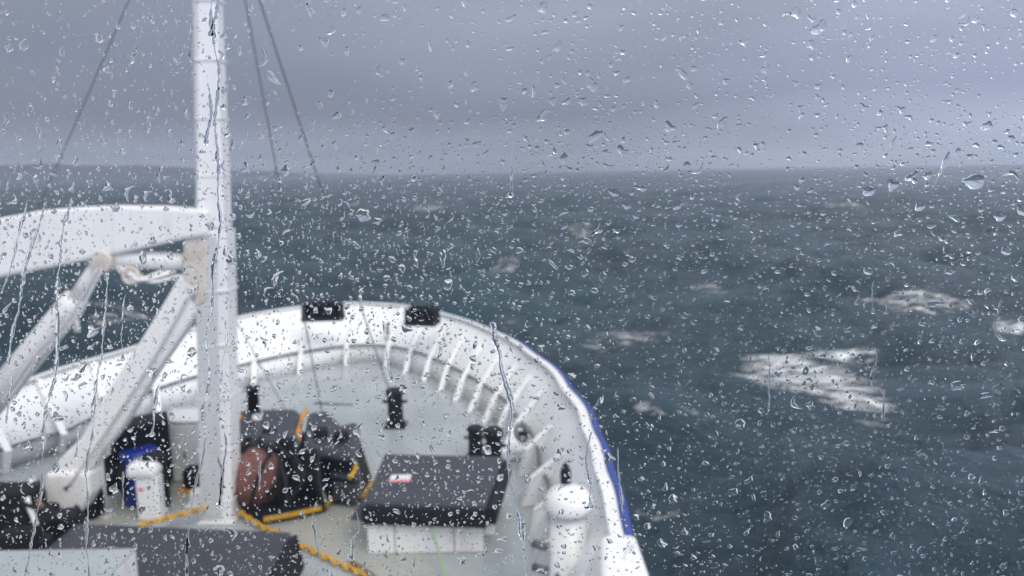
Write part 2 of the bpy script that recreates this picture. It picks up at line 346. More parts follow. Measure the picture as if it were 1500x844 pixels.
# capping along the top
c0 = [[cp(rR, a, Z_R-.002, -.15) for a in AN], [cp(rR, a, Z_R+.035, -.15) for a in AN], [cp(rR, a, Z_R+.035, .0) for a in AN], [cp(rR, a, Z_R-.002, .0) for a in AN]]
cap_ = loft(c0, True).build('capping', M['white'], bow, smooth=False)
def ringtube(fn, z, off, r, a0, a1, seg=10):
    return MB().tube([cp(fn, a, z, off) for a in np.linspace(a0, a1, int((a1-a0)*1.2)+2)], r, seg)
mb = MB(); mb.tube([cp(rR, a, Z_R-.05, .055) for a in AN], .078, 12); mb.build('rubbing_rail', M['blue'], bow)
rows = [[cp(rR, a, Z_R-.16, .06) for a in AN], [cp(rR, a, .2, -.25) for a in AN], [cp(rD, a, -1.2, -.5) for a in AN], [cp(rD, a, SEA_Z-1.5, -1.6) for a in AN]]
loft(rows).build('hull_shell', M['blue'], bow)
mb = ringtube(rM, Z_M+.03, -.05, .032, -40, 220, 8); mb.build('stringer_shadow_line', M['steel'], bow)  # stringer tube; its dark colour also draws the shadow line along it
# stiffening ribs, about 0.75 m apart
a = -22.0
while a < 205:
    d = Vector((math.cos(R(a)), math.sin(R(a)), 0)); tg = Vector((-d.y, d.x, 0))
    wide = a < 38; fw_ = .06
    o0 = cp(rD, a, .01, .02); o1 = cp(rM, a, Z_M, .02); o2 = cp(rR, a, Z_R-.015, -.03)
    i0 = cp(rD, a, .01, -.34 if wide else -.26); i1 = cp(rM, a, Z_M+.02, -.26 if wide else -.2); i2 = cp(rR, a, Z_R-.012, -.17); i15 = (i1+i2)/2+d*.05
    if wide:                        # starboard: low knees only, the plating above is clean
        o2 = o1.lerp(o2, .42); i15 = (o2+i1)/2-d*.04; i2 = o2-d*.05
    elif a < 84: o2 = o1.lerp(o2, .72); i2 = i15+(o2-i15)*.85; i15 = (i1+i2)/2
    poly = [o0, o1, o2, i2, i15, i1, i0]
    mb = MB(); mb.slab([p-tg*.02 for p in poly], tg*.04)
    for p, q in ((i0, i1), (i1, i15), (i15, i2)):
        mb.prism([p-tg*fw_, p+tg*fw_, q+tg*fw_, q-tg*fw_], [v-d*.02-Vector((0, 0, .004)) for v in (p-tg*fw_, p+tg*fw_, q+tg*fw_, q-tg*fw_)])
    mb.build('rib', M['bulwark'], bow)
    rr = (rM(a)+rR(a))/2
    a += math.degrees((1.25 if wide else .80 if a < 84 else 1.3 if a < 125 else 1.15)/rr)
# painted walkway inside the chain
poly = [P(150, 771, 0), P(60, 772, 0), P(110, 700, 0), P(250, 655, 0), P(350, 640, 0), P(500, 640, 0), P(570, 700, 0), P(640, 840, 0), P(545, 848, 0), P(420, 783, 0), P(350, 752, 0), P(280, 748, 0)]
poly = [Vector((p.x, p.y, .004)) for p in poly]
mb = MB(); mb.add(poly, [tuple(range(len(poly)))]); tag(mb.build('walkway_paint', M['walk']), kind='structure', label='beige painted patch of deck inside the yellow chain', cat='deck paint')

# ------------------------------------------------------------------ mast
MY = 11.2
b0 = Q(325, 768, MY); b0.z = 0; tpt = Q(306, -60, MY)
mast = thing('foremast', b0, 'tall white box-section foremast rising from the foredeck past the crane', 'mast')
def mast_at(z): return b0+(tpt-b0)*((z-b0.z)/(tpt.z-b0.z))
def ringrect(z, wx, wy, ox=0):
    c = mast_at(z); return [c+Vector((ox-wx, -wy, 0)), c+Vector((ox+wx, -wy, 0)), c+Vector((ox+wx, wy, 0)), c+Vector((ox-wx, wy, 0))]
zt = 4.45
MB().prism(ringrect(zt, .235, .20), ringrect(.02, .245, .22)).build('lower_post', M['white'], mast, .03)
MB().prism(ringrect(tpt.z, .13, .13), ringrect(zt+.002, .20, .19)).build('upper_post', M['white'], mast, .04)
mb = MB(); 
vs_t = [p+Vector((0, 0, 0)) for p in ringrect(zt-.1, .15, .01, -.06)]; vs_b = ringrect(.1, .155, .01, -.06)
mb.prism([p+Vector((0, -.215, 0)) for p in vs_t], [p+Vector((0, -.232, 0)) for p in vs_b]).build('aft_shade_panel', M['mastgrey'], mast)  # grey panel: shade of the aft face put into the colour
for z in (.35, 1.15, 1.95, 2.75, 3.55, 5.2, 6.0, 6.8, 7.6):
    k = 1 if z < zt else 0
    wx, wy = (.25, .235) if k else (.205-.0135*(z-zt), .20-.012*(z-zt))
    MB().prism(ringrect(z+.02, wx, wy), ringrect(z, wx, wy)).build('weld_band', M['white'], mast, .006)
MB().tube([mast_at(z)+Vector((-.20+.012*(z-zt), -.12, 0)) for z in (4.6, 6, 7.5, tpt.z)], .03, 8).build('cable_conduit', M['mastgrey'], mast)
MB().prism(ringrect(.03, .28, .26), ringrect(.004, .28, .26)).build('base_plate', M['white'], mast, .008)

# ------------------------------------------------------------------ crane
CYY = 11.1
crane = thing('deck_crane', P(90, 762, .1), 'big white deck crane with curved boom and slanting legs left of the mast', 'crane')
def slabY(px, Y, dep, name, m, par, bevel=.03):
    poly = [Q(x, y, Y-dep/2) for x, y in px]; return MB().slab(poly, (0, dep, 0)).build(name, m, par, bevel)
slabY([(-160, 362), (-60, 336), (0, 319), (60, 308), (110, 304), (160, 302), (230, 303), (302, 308), (302, 346), (262, 352), (215, 363), (140, 379), (80, 391), (0, 406), (-160, 450)], CYY, .42, 'boom', M['cream'], crane, .05)
slabY([(268, 352), (303, 338), (303, 440), (285, 452), (266, 420)], CYY, .30, 'mast_bracket', M['rusty'], crane)
leg = [Q(283, 415, CYY), Q(262, 450, CYY), Q(214, 530, CYY), Q(158, 620, CYY), Q(112, 690, CYY)]
rw = [.30, .31, .33, .35, .34]
vs_l = [(263, 400), (300, 425), (285, 465), (232, 541), (178, 628), (146, 668), (128, 700), (70, 700), (84, 675), (118, 640), (158, 570), (205, 497), (240, 440)]
slabY(vs_l, CYY, .30, 'slanting_leg', M['cream'], crane, .07)
slabY([(66, 694), (129, 694), (131, 728), (118, 750), (104, 762), (88, 765), (74, 752), (60, 742)], CYY-.05, .40, 'foot_bracket', M['cream'], crane, .05)
p0, p1, p2, p3 = Q(148, 382, CYY), Q(112, 436, CYY), Q(104, 448, CYY), Q(-70, 660, CYY)
MB().tube([p0, p1], .11, 20).build('cylinder_rod', M['cream'], crane, 0)
MB().tube([p1, p2, p3], [.17, .19, .21], 24).build('cylinder_barrel', M['cream'], crane)
MB().tube([Q(100, 478, CYY-.2), Q(112, 470, CYY-.2), Q(113, 486, CYY-.2)], .045, 8).build('hose_fitting', M['cream'], crane)
MB().tube([Q(134, 377, CYY), Q(160, 377, CYY), Q(272, 384, CYY)], [.15, .135, .12], 20).build('link_pipe', M['cream'], crane)
MB().lathe(Q(146, 384, CYY-.26), [(.14, 0), (.16, .03), (.16, .5), (.14, .53)], 20, 'Y').build('pivot_pin', M['rusty'], crane)
for k in range(2):
    mb = MB().tube(smooth_path([Q(150-k*8, 395, CYY-.28), Q(108-k*9, 470, CYY-.34), Q(60-k*9, 520, CYY-.3), Q(10-k*9, 590, CYY-.34)], 24), .022, 8); mb.build('hydraulic_hose', M['mastgrey'], crane)
MB().tube(smooth_path([Q(278, 430, CYY-.2), Q(222, 530, CYY-.2), Q(150, 640, CYY-.21), Q(100, 712, CYY-.28)], 24), .02, 8).build('hydraulic_hose', M['mastgrey'], crane)
for q_ in ((96, 716), (112, 742), (84, 742)): MB().lathe(Q(*q_, CYY-.27), [(.035, 0), (.035, .05)], 6, 'Y').build('bolt', M['steel'], crane)
mb = MB(); r3 = random.Random(4)
for i in range(7):
    ax, bx = 168+r3.random()*20, 235+r3.random()*35
    mb.tube(smooth_path([Q(ax, 388+r3.random()*6, CYY-.1), Q(ax+20, 402+r3.random()*12, CYY-.15+.1*r3.random()), Q((ax+bx)/2, 405+r3.random()*14, CYY-.2*r3.random()), Q(bx, 396+r3.random()*9, CYY-.05)], 16), .024, 8)
mb.build('hose_bundle', M['cream'], crane)
MB().torus(Q(192, 404, CYY-.15), .11, .03, Matrix.Rotation(R(80), 3, 'X')).build('shackle', M['rusty'], crane)
# ------------------------------------------------------------------ stays
def stay(p, q, r, label, name='wire_stay'):
    n = 14; p = Vector(p); q = Vector(q); sag = (p-q).length*.006
    pts = [p.lerp(q, i/n)-Vector((0, 0, sag*4*(i/n)*(1-i/n))) for i in range(n+1)]
    tag(MB().tube(pts, r, 8).build(name, M['wire']), label, 'wire stay', 'rigging wires')
stay(Q(358-6, -40, 11.0), P(471, 600, .95), .012, 'left one of two wire stays running from the mast head down to the windlass')
stay(Q(383-19, -50, 11.0), P(577, 592, .62), .014, 'thicker wire stay from the mast head down to the black bollard')
stay(Q(206, -40, 10.8), P(-60, 560, 1.3), .009, 'wire stay slanting down left of the mast against the sky')
stay(Q(404, 240, 14), P(372, 452, 1.4), .007, 'faint thin rope hanging beside the mast over the sea', 'hanging_rope')
stay(Q(338, 455, 12.2), P(425, 612, 1.0), .008, 'short wire stay from the mast down to the windlass top')

# ------------------------------------------------------------------ bulwark fittings
def fairlead(px, py, wpx, label):
    c = P(px, py+14, Z_R); t_ = thing('roller_fairlead', c, label, 'fairlead', 'black fairleads on the bow rail')
    ang_ = math.atan2(c.y-CY, c.x-CX)-math.pi/2; sc = wpx/F*(c-EYE).length
    m3 = Matrix.Rotation(ang_, 3, 'Z'); L_ = lambda x, y, z: c+m3 @ Vector((x, y, z))
    MB().box(L_(0, 0, .06), (sc, .55, .10), ang_).build('base', M['black'], t_, .02)
    for sgn in (-1, 1):
        MB().box(L_(sgn*sc*.44, 0, .27), (.12, .5, .36), ang_, .8).build('cheek', M['black'], t_, .03)
    for k in (-.26, 0, .26):
        MB().lathe(L_(k*sc, 0, .10), [(.10, 0), (.12, .03), (.085, .09), (.085, .24), (.12, .30), (.10, .34)], 16).build('roller', M['black'], t_)
    MB().box(L_(0, .2, .24), (sc*.9, .08, .34), ang_).build('back_plate', M['black'], t_, .02)
    MB().box(L_(0, .1, .46), (sc*.8, .12, .06), ang_).build('top_bar', M['black'], t_, .02)
fairlead(474, 455, 58, 'black roller fairlead on the port side of the bow rail')
fairlead(619, 462, 46, 'smaller black roller fairlead right of the bow tip on the rail')
jb = P(568, 492, .7); t_ = thing('jack_staff_stub', jb, 'small grey peg standing on the white plating near the bow tip', 'peg')
MB().tube([jb, jb+Vector((0, 0, .34))], .045, 10).build('peg', M['steel'], t_); MB().lathe(jb, [(.09, -.03), (.09, .03)], 12).build('foot', M['white'], t_)

def bollard(px, py, h, r, label, two=False):
    c = P(px, py, 0); t_ = thing('bollard', c, label, 'bollard', 'black bollards on the foredeck')
    MB().lathe(c, [(r*1.05, 0), (r, .03), (r*.92, h*.5), (r*.92, h*.82), (r*1.12, h*.86), (r*1.12, h*.96), (r*.9, h)], 20).build('post', M['black'], t_)
    MB().box(c+Vector((0, 0, .02)), (r*2.6, r*2.6, .04)).build('base_plate', M['black'], t_, .01)
    MB().tube([c+Vector((-r*1.5, 0, h*.66)), c+Vector((r*1.5, 0, h*.66))], r*.2, 10).build('cross_pin', M['black'], t_)
    return c
bollard(580, 624, .80, .17, 'lone black bollard standing mid-deck between windlass and bow')
bollard(697, 672, .62, .14, 'left black bollard of the pair behind the slate-topped hatch')
bollard(724, 703, .92, .15, 'right and taller black bollard of the pair behind the hatch')

# hawse ring on the starboard plating
c = P(764, 634, .62); t_ = thing('hawse_ring', c, 'dark oval hawse ring set low in the starboard bulwark', 'hawse ring')
rot = Matrix.Rotation(R(30), 3, 'Z') @ Matrix.Rotation(R(60), 3, 'X')
MB().torus(c, .14, .05, rot, 24, 10, .8).build('rim', M['steel'], t_); MB().lathe(c, [(.12, -.03), (.12, .0)], 20).build('recess', M['black'], t_)
c2 = P(752, 655, .2)
MB().slab([c2+Vector((-.25, -.25, 0)), c2+Vector((.45, -.1, 0)), c2+Vector((.5, .5, .25)), c2+Vector((0, .7, .25))], (0, 0, -.18)).build('mounting_pad', M['bulwark'], t_, .03)

# ------------------------------------------------------------------ hatch with slate cover
Yf = 9.95; zt_ = .78
hb = P(620, 800, 0); t_ = thing('hatch_box', hb, 'white hatch box with overhanging slate-grey cover and a red and white sticker', 'hatch')
tl, tr, br, bl = P(563, 664, zt_), P(738, 668, zt_), P(712, 741, zt_-.02), P(533, 736, zt_-.02)
low = .27
cov = MB().prism([bl, br, tr, tl], [p-Vector((0, 0, low)) for p in (bl, br, tr, tl)]).build('cover', M['slate'], t_, .035)
fr = [Vector((bl.x-.03, bl.y-.06, zt_-.07)), Vector((br.x+.0, br.y-.06, zt_-.07)), Vector((br.x, br.y-.012, zt_-.07)), Vector((bl.x-.03, bl.y-.012, zt_-.07))]
MB().prism(fr, [p-Vector((0, 0, .25)) for p in fr]).build('front_flap', M['black'], t_, .015)
sr = [Vector((br.x+.01, br.y, zt_-.05)), Vector((br.x+.13, br.y+.02, zt_-.05)), Vector((tr.x+.11, tr.y, zt_-.05)), Vector((tr.x+.01, tr.y, zt_-.05))]
MB().prism(sr, [p-Vector((0, 0, .26)) for p in sr]).build('side_flap', M['black'], t_, .02)
mb = MB(); gx = [bl.x+.02, bl.x+.40, bl.x+1.22, br.x-.05]
for i in range(3):
    x0, x1 = gx[i]+.006, gx[i+1]-.006
    mb.prism([Vector((x0, bl.y+.0, zt_-low-.004)), Vector((x1, bl.y, zt_-low-.004)), Vector((x1, tl.y-.1, zt_-low-.004)), Vector((x0, tl.y-.1, zt_-low-.004))],
             [Vector((x0, bl.y+.0, .006)), Vector((x1, bl.y, .006)), Vector((x1, tl.y-.1, .006)), Vector((x0, tl.y-.1, .006))])
mb.build('base', M['white'], t_, .012)
MB().box((br.x+.03, bl.y+.5, .36), (.14, .9, .26)).build('side_ledge', M['white'], t_, .02)
c = P(586, 702, zt_+.004); st = MB().box(c+Vector((0, .03, 0)), (.30, .26, .006)).build('sticker', M['paper'], t_); 
pr = MB().box(c+Vector((.0, -.06, .0045)), (.28, .06, .003)).build('red_print', M['pink'], None); pr.parent = st
for k in range(2):
    q_ = MB().box(c+Vector((.0, .015+.045*k, .0045)), (.22, .014, .003)).build('grey_print', M['mastgrey'], None); q_.parent = st

# small fin of the cover at its lower left corner
MB().slab([P(512, 762, .3), P(532, 728, .5), P(534, 764, .3)], (0, .05, 0)).build('corner_flap', M['slate'], t_, .006)

# green rope
g0 = P(627, 757, .52)+Vector((0, -.08, 0)); g1 = P(640, 800, .25); g2 = P(655, 860, .02)
tag(MB().tube(smooth_path([g0, g1, g2], 20), .016, 8).build('green_rope', M['green']), 'thin pale green rope hanging down from the hatch front', 'rope')
g0 = P(471, 716, .45); g1 = P(481, 742, .1)
tag(MB().tube(smooth_path([g0, (g0+g1)/2+Vector((0, -.03, .03)), g1], 10), .018, 8).build('green_rope', M['green']), 'short pale green rope end on the corner of the windlass platform', 'rope')

# ------------------------------------------------------------------ windlass
wb = P(440, 745, 0); wl = thing('anchor_windlass', wb, 'black anchor windlass under slate covers with a rust-red rope drum and yellow platform edge', 'windlass')
plat = [(386, 757), (430, 749), (474, 739), (486, 726), (532, 722), (545, 700), (528, 645), (420, 632), (330, 636), (322, 715), (350, 735)]
tp = [P(x, y, .14) for x, y in plat]
MB().prism(tp, [Vector((p.x, p.y, .008)) for p in tp]).build('platform', M['black'], wl, .01)
yl = [(350, 736), (386, 758), (430, 750), (475, 740), (487, 727), (532, 723), (546, 701)]
mb = MB()
for a_, b_ in zip(yl[:-1], yl[1:]):
    if a_[0] < 380: continue
    p, q = P(*a_, .155), P(*b_, .155); d = (q-p).normalized(); n_ = Vector((d.y, -d.x, 0))*.011
    mb.prism([p-n_, q-n_+d*.0, q+n_, p+n_], [v-Vector((0, 0, .07)) for v in (p-n_, q-n_, q+n_, p+n_)])
mb.build('yellow_edge', M['yellow'], wl)
dc = P(382, 705, .48)
prof = [(.16, -.42)]+[(.30+.035*(i % 2)+.15*math.sin(math.pi*i/19), -.40+.8*i/19) for i in range(20)]+[(.16, .42)]
MB().lathe(dc+Vector((-.12, .15, 0)), prof, 32, 'X').build('rope_drum', M['rope'], wl)
for sx2 in (-.56, .34):
    MB().lathe(dc+Vector((sx2, .15, 0)), [(.30, 0), (.50, .01), (.50, .05), (.30, .06)], 32, 'X').build('drum_flange', M['black'], wl)
MB().lathe(dc+Vector((.48, .15, -.02)), [(.12, 0), (.28, .02), (.18, .12), (.18, .3), (.30, .42), (.28, .45)], 24, 'X').build('warping_head', M['black'], wl)
MB().box(P(470, 700, .35)+Vector((.0, .3, 0)), (.55, .9, .75), 0, .85).build('gearbox', M['black'], wl, .08)
def wl_body(px, z, h):
    q = [P(x, y, z) for x, y in px]; MB().prism(q, [Vector((p.x, p.y, p.z-h)) for p in q]).build('housing', M['black'], wl, .03)
def tarp(px, z, h, name='cover', m='slate', bev=.07):
    tp_ = [P(x, y, z) for x, y in px]; c_ = sum(tp_, Vector())/len(tp_)
    bt = [c_+(p-c_)*1.08 for p in tp_]; return MB().prism(tp_, [Vector((p.x, p.y-.0, p.z-h)) for p in bt]).build(name, M[m], wl, bev)
tarp([(346, 642), (437, 646), (442, 606), (432, 598), (352, 600)], 1.05, .16)
wl_body([(352, 655), (437, 655), (440, 612), (352, 606)], .89, .75)
tarp([(444, 652), (520, 664), (526, 640), (522, 616), (500, 622), (478, 600), (452, 604)], .95, .16)
wl_body([(446, 664), (514, 672), (522, 640), (515, 628), (455, 616)], .79, .68)
tarp([(484, 692), (528, 700), (524, 672), (492, 668)], .55, .1)
wl_body([(486, 694), (525, 700), (521, 676), (494, 672)], .45, .34)
tarp([(487, 706), (520, 710), (530, 696), (524, 690), (490, 690)], .42, .3, bev=.03)
MB().lathe(P(372, 606, .98), [(.11, -.1), (.10, .42), (.13, .44), (.13, .5)], 16).build('exhaust_stub', M['black'], wl)
MB().lathe(P(376, 612, 1.1), [(.07, -.05), (.09, 0), (.05, .05)], 14).build('grey_cap', M['white'], wl)
MB().tube([P(398, 618, 1.0), P(400, 600, 1.0)], .025, 8).build('pin', M['steel'], wl)
mb = MB(); mb.tube(smooth_path([P(448, 600, 1.12), P(440, 618, 1.12), P(437, 634, 1.05), P(440, 648, .95)], 14), [.03+.015*math.sin(i*.9) for i in range(14)], 10)
mb.build('brake_handle', M['orange'], wl)
MB().lathe(P(349, 612, 1.05), [(.06, -.1), (.07, 0), (.05, .06)], 12).build('orange_knob', M['orange'], wl)
MB().tube(smooth_path([P(507, 668, .66), P(519, 676, .66), P(519, 690, .62), P(512, 700, .58)], 14), .035, 10).build('yellow_hook', M['yellow'], wl)
r3 = random.Random(9)
for i in range(9):
    x, y = 352+r3.random()*150, 636+r3.random()*40
    p_ = P(x, y, .98); MB().tube(smooth_path([p_, p_+Vector((.15*r3.uniform(-1, 1), -.2, .08)), p_+Vector((.3*r3.uniform(-1, 1), -.45, -.2)), p_+Vector((.2*r3.uniform(-1, 1), -.55, -.6))], 16), .03, 8).build('hose', M['black'], wl)
for x, y in ((395, 640), (470, 640), (500, 645), (420, 655), (452, 672)): MB().box(P(x, y, .95), (.22, .26, .3), x*.1, .8).build('valve_block', M['black'], wl, .03)
for i in range(16):
    x, y, z = 350+r3.random()*120, 650+r3.random()*75, .2+r3.random()*.5
    c_ = P(x, y, z)+Vector((0, .3, 0)); MB().box(c_, (.15+.25*r3.random(), .1+.25*r3.random(), .15+.25*r3.random()), r3.random()).build('housing_block', M['black'], wl, .03)
MB().tube([P(455, 598, .95)+Vector((0, .3, 0)), P(512, 600, .95)+Vector((0, .3, 0))], .02, 8).build('rail_bar', M['steel'], wl)

# ------------------------------------------------------------------ yellow chains
def chain(pts, label, step=.105):
    path = smooth_path(pts, 200); acc = 0; mb = MB(); last = path[0]; k = 0
    for i in range(1, len(path)):
        acc += (path[i]-last).length; last = path[i]
        if acc >= step:
            acc = 0; d = (path[min(i+1, 199)]-path[i-1]).normalized()
            rot = d.to_track_quat('X', 'Z').to_matrix() @ Matrix.Rotation(R(90*(k % 2)+20), 3, 'X'); k += 1
            mb.torus(path[i], .036, .019, rot, 10, 6, 1.3)
    tag(mb.build('yellow_chain', M['yellow'], fix=False), label, 'chain', 'yellow chains on the foredeck')
chain([P(348, 748, .10), P(372, 765, .07), P(398, 778, .06), P(430, 793, .05), P(480, 818, .05), P(520, 836, .05), P(560, 860, .05)], 'yellow chain lying on deck from the mast foot towards the lower middle of the frame')
chain([P(196, 770, .25), P(225, 764, .22), P(252, 757, .2), P(285, 748, .25), P(300, 744, .3)], 'short yellow chain between the boxy white hooded vent and the mast foot')
c_ = P(536, 838, .05)
tag(MB().tube(smooth_path([P(515, 826, .04), P(532, 836, .05), P(552, 852, .04)], 12), .05, 10).build('brown_rope_end', M['brown']), 'brown rope end lying under the yellow chain at the bottom of the frame', 'rope')

# ------------------------------------------------------------------ starboard vent
vb = Vector((P(832, 720, 1.45).x, P(832, 720, 1.45).y, 0))
t_ = thing('mushroom_vent', vb, 'large white mushroom vent with a black lamp on top beside the starboard bulwark', 'vent')
MB().lathe(vb, [(.27, 0), (.22, .03), (.22, 1.25)], 28).build('trunk', M['white'], t_)
MB().lathe(vb+Vector((0, 0, 1.22)), [(.25, 0), (.285, .0), (.295, .07), (.275, .17), (.21, .25), (.1, .29), (.01, .30)], 32).build('hood', M['white'], t_)
MB().box(vb+Vector((.17, .25, .45)), (.7, .5, .88), R(8), .92).build('locker', M['white'], t_, .05)
MB().lathe(vb+Vector((-.02, .1, 1.49)), [(.06, 0), (.065, .1), (.065, .17), (.035, .25), (.01, .29)], 14).build('lamp', M['black'], t_)
for k in range(2): MB().tube([vb+Vector((-.26, 0, .75-.3*k)), vb+Vector((-.42, .1, .75-.3*k))], .05, 10).build('clamp', M['steel'], t_)
MB().box(vb+Vector((-.1, -.55, .04)), (.6, .3, .08)).build('foot_plate', M['steel'], t_, .01)

cb = Vector((1.10, 7.25, 1.335))
t_ = thing('rail_step_box', cb, 'white box-shaped step at the end of the blue starboard rail', 'step box')
MB().prism([cb+Vector(v) for v in ((-.42, -1.6, .16), (.13, -1.6, .16), (.13, .17, .16), (-.10, .23, .16), (-.22, .16, .16))], [cb+Vector(v) for v in ((-.62, -1.6, -.5), (.17, -1.6, -.5), (.17, .2, -.5), (-.14, .26, -.5), (-.62, -.1, -.5))]).build('casing', M['white'], t_, .05)
MB().tube([cb+Vector((-.05, -.35, .165)), cb+Vector((.05, -.1, .165))], .025, 8).build('grab_bar', M['white'], t_)

# ------------------------------------------------------------------ port side gear
c = P(226, 757, 0); t_ = thing('hooded_vent', c, 'small boxy white hooded vent standing in front of the blue barrel', 'vent')
MB().box(c+Vector((0, 0, .36)), (.35, .33, .72)).build('trunk', M['white'], t_, .04)
MB().box(c+Vector((-.06, 0, .80)), (.50, .44, .24), 0, .9).build('hood', M['white'], t_, .09)
MB().box(c+Vector((-.08, -.172, .52)), (.07, .01, .04)).build('tag_plate', M['pink'], t_)
c = P(272, 708, 0); t_ = thing('deck_locker', c, 'tall plain white locker between the blue barrel and the mast', 'locker')
MB().box(c+Vector((-.02, .35, .53)), (.78, .65, 1.06), R(-3)).build('body', M['white'], t_, .05)
MB().box(c+Vector((-.02, .35, 1.09)), (.82, .69, .05), R(-3)).build('lid', M['white'], t_, .02)
MB().box(c+Vector((.02, .012, .5)), (.03, .03, .12)).build('handle', M['steel'], t_, .005)
c = P(200, 744, 0)+Vector((-.02, .25, 0)); t_ = thing('plastic_barrel', c, 'bright blue plastic barrel standing among black gear left of the white locker', 'barrel')
MB().lathe(c, [(.25, 0), (.28, .03), (.285, .28), (.30, .3), (.285, .32), (.285, .58), (.30, .6), (.285, .62), (.28, .86), (.24, .9)], 28).build('body', M['barrel'], t_)
MB().lathe(c+Vector((.1, 0, .9)), [(.04, 0), (.04, .03)], 12).build('bung', M['barrel'], t_)
c = P(190, 690, 0); t_ = thing('net_winch', c, 'tall black winch frame behind and around the blue barrel', 'winch')
MB().prism([P(x, y, 1.25) for x, y in ((162, 622), (182, 612), (225, 603), (246, 600), (246, 612), (168, 634))], [P(x, y, .1) for x, y in ((158, 715), (178, 710), (225, 700), (250, 695), (256, 705), (164, 722))]).build('frame', M['black'], t_, .06)
cc = P(172, 700, .5)
MB().lathe(cc+Vector((-.02, .12, 0)), [(.1, -.18), (.33, -.17), (.33, -.13), (.2, -.12), (.2, .12), (.33, .13), (.33, .17), (.1, .18)], 28, 'X').build('drum', M['black'], t_)
MB().lathe(P(228, 712, .45)+Vector((0, 0, 0)), [(.17, -.35), (.2, -.3), (.2, .45), (.15, .52)], 20).build('motor', M['black'], t_)
c = P(155, 757, 0); t_ = thing('stanchion', c, 'slim pale grey post beside the black winch', 'post')
MB().tube([c, c+Vector((0, 0, .95))], .045, 12).build('post', M['mastgrey'], t_); MB().lathe(c, [(.09, 0), (.09, .03)], 14).build('foot', M['mastgrey'], t_)
c = P(136, 757, 0); t_ = thing('hydraulic_motor', c, 'upright black hydraulic motor right of the crane foot', 'motor')
MB().lathe(c, [(.13, 0), (.15, .04), (.14, .3), (.17, .32), (.17, .5), (.12, .55), (.12, .62), (.05, .66)], 20).build('housing', M['black'], t_)
MB().tube(smooth_path([c+Vector((.05, -.1, .6)), c+Vector((.22, -.1, .5)), c+Vector((.2, -.05, .1))], 12), .025, 8).build('hose', M['black'], t_)
c = P(285, 716, 0); t_ = thing('capstan_motor', c, 'small black motor on a yellow-edged base beside the mast', 'motor')
MB().lathe(c+Vector((0, 0, .05)), [(.15, 0), (.17, .05), (.17, .25), (.12, .33), (.05, .36)], 20).build('housing', M['black'], t_)
MB().box(c+Vector((0, -.02, .025)), (.46, .34, .05)).build('base', M['yellow'], t_, .01)
c = P(288, 742, 0); t_ = thing('pipe_cover', c, 'low white rounded pipe cover at the foot of the mast', 'cover')
MB().box(c+Vector((0, .1, .13)), (.26, .24, .26), 0, .85).build('body', M['white'], t_, .05); MB().box(c+Vector((0, .1, .015)), (.34, .32, .03)).build('flange', M['white'], t_, .008)
# black hydraulic block at the crane foot
c = P(70, 785, .0); t_ = thing('hydraulic_power_unit', c, 'jumble of black hydraulic gear under the crane foot with grey hoses', 'hydraulic unit')
Y0 = c.y
def blob(px, py, z, d, rz=0, m='black', name='block'): MB().box(P(px, py, z), d, rz, .9).build(name, M[m], t_, .05)
blob(20, 752, .5, (.8, .5, .8)); blob(-40, 760, .5, (.7, .6, .9)); blob(85, 778, .32, (.62, .4, .55), .3); blob(62, 765, .35, (.4, .4, .5), -.2); blob(110, 775, .3, (.3, .3, .4), .1); blob(62, 806, .3, (.3, .25, .4), .5); blob(30, 790, .5, (.5, .3, .3), .2)
MB().lathe(P(18, 728, .75), [(.1, -.2), (.2, -.18), (.21, .05), (.14, .12), (.02, .14)], 20).build('accumulator', M['black'], t_)
MB().lathe(P(52, 790, .25), [(.1, -.25), (.14, -.2), (.14, .2), (.1, .25)], 18, 'X').build('pump', M['black'], t_)
MB().tube(smooth_path([P(48, 700, .9), P(40, 730, .8), P(50, 760, .6), P(62, 790, .35)], 18), .035, 10).build('hose', M['cream'], t_)
MB().tube(smooth_path([P(58, 705, .85), P(50, 725, .75), P(62, 745, .6)], 18), .045, 10).build('rusty_hose', M['brown'], t_)
MB().tube(smooth_path([P(28, 735, .9), P(60, 748, .75), P(90, 762, .6), P(104, 770, .5)], 18), .03, 10).build('hose', M['black'], t_)
MB().box(P(90, 792, .1), (.5, .12, .1)).build('rusty_edge', M['rusty'], t_, .01)

# foreground lockers
zs = .50
tl, tr = P(112, 766, zs), P(427, 779, zs); ln = 3.4
f0, f1_ = Vector((tl.x+.05, tl.y-ln, zs)), Vector((tr.x+.12, tr.y-ln, zs))
t_ = thing('hatch_box', Vector((tl.x, tl.y-1, 0)), 'wide dark slate hatch box in the near left of the deck with black sides', 'hatch')
MB().prism([f0, f1_, tr, tl], [p-Vector((0, 0, .12)) for p in (f0, f1_, tr, tl)]).build('cover', M['slate'], t_, .03)
ins = lambda p, dx, dy: Vector((p.x+dx, p.y+dy, 0))
bx = [ins(f0, .05, .05), ins(f1_, -.05, .05), ins(tr, -.05, -.05), ins(tl, .05, -.05)]
MB().prism([Vector((p.x, p.y, zs-.122)) for p in bx], [Vector((p.x, p.y, .006)) for p in bx]).build('coaming', M['black'], t_, .01)
MB().prism([Vector((tr.x+.02, tr.y-.03, zs-.03)), Vector((tr.x+.09, tr.y-.03, zs-.03)), Vector((f1_.x+.09, f1_.y, zs-.03)), Vector((f1_.x+.02, f1_.y, zs-.03))],
           [Vector((tr.x+.02, tr.y-.03, .02)), Vector((tr.x+.16, tr.y-.03, .02)), Vector((f1_.x+.16, f1_.y, .02)), Vector((f1_.x+.02, f1_.y, .02))]).build('side_flap', M['black'], t_, .01)
zl = .95; a1 = P(199, 803, zl); a0 = P(-160, 800, zl); a0.y = a1.y; ln = 2.6
t_ = thing('deck_locker', Vector((a1.x-.5, a1.y-1, 0)), 'low pale grey-topped locker with white side in the bottom left corner', 'locker')
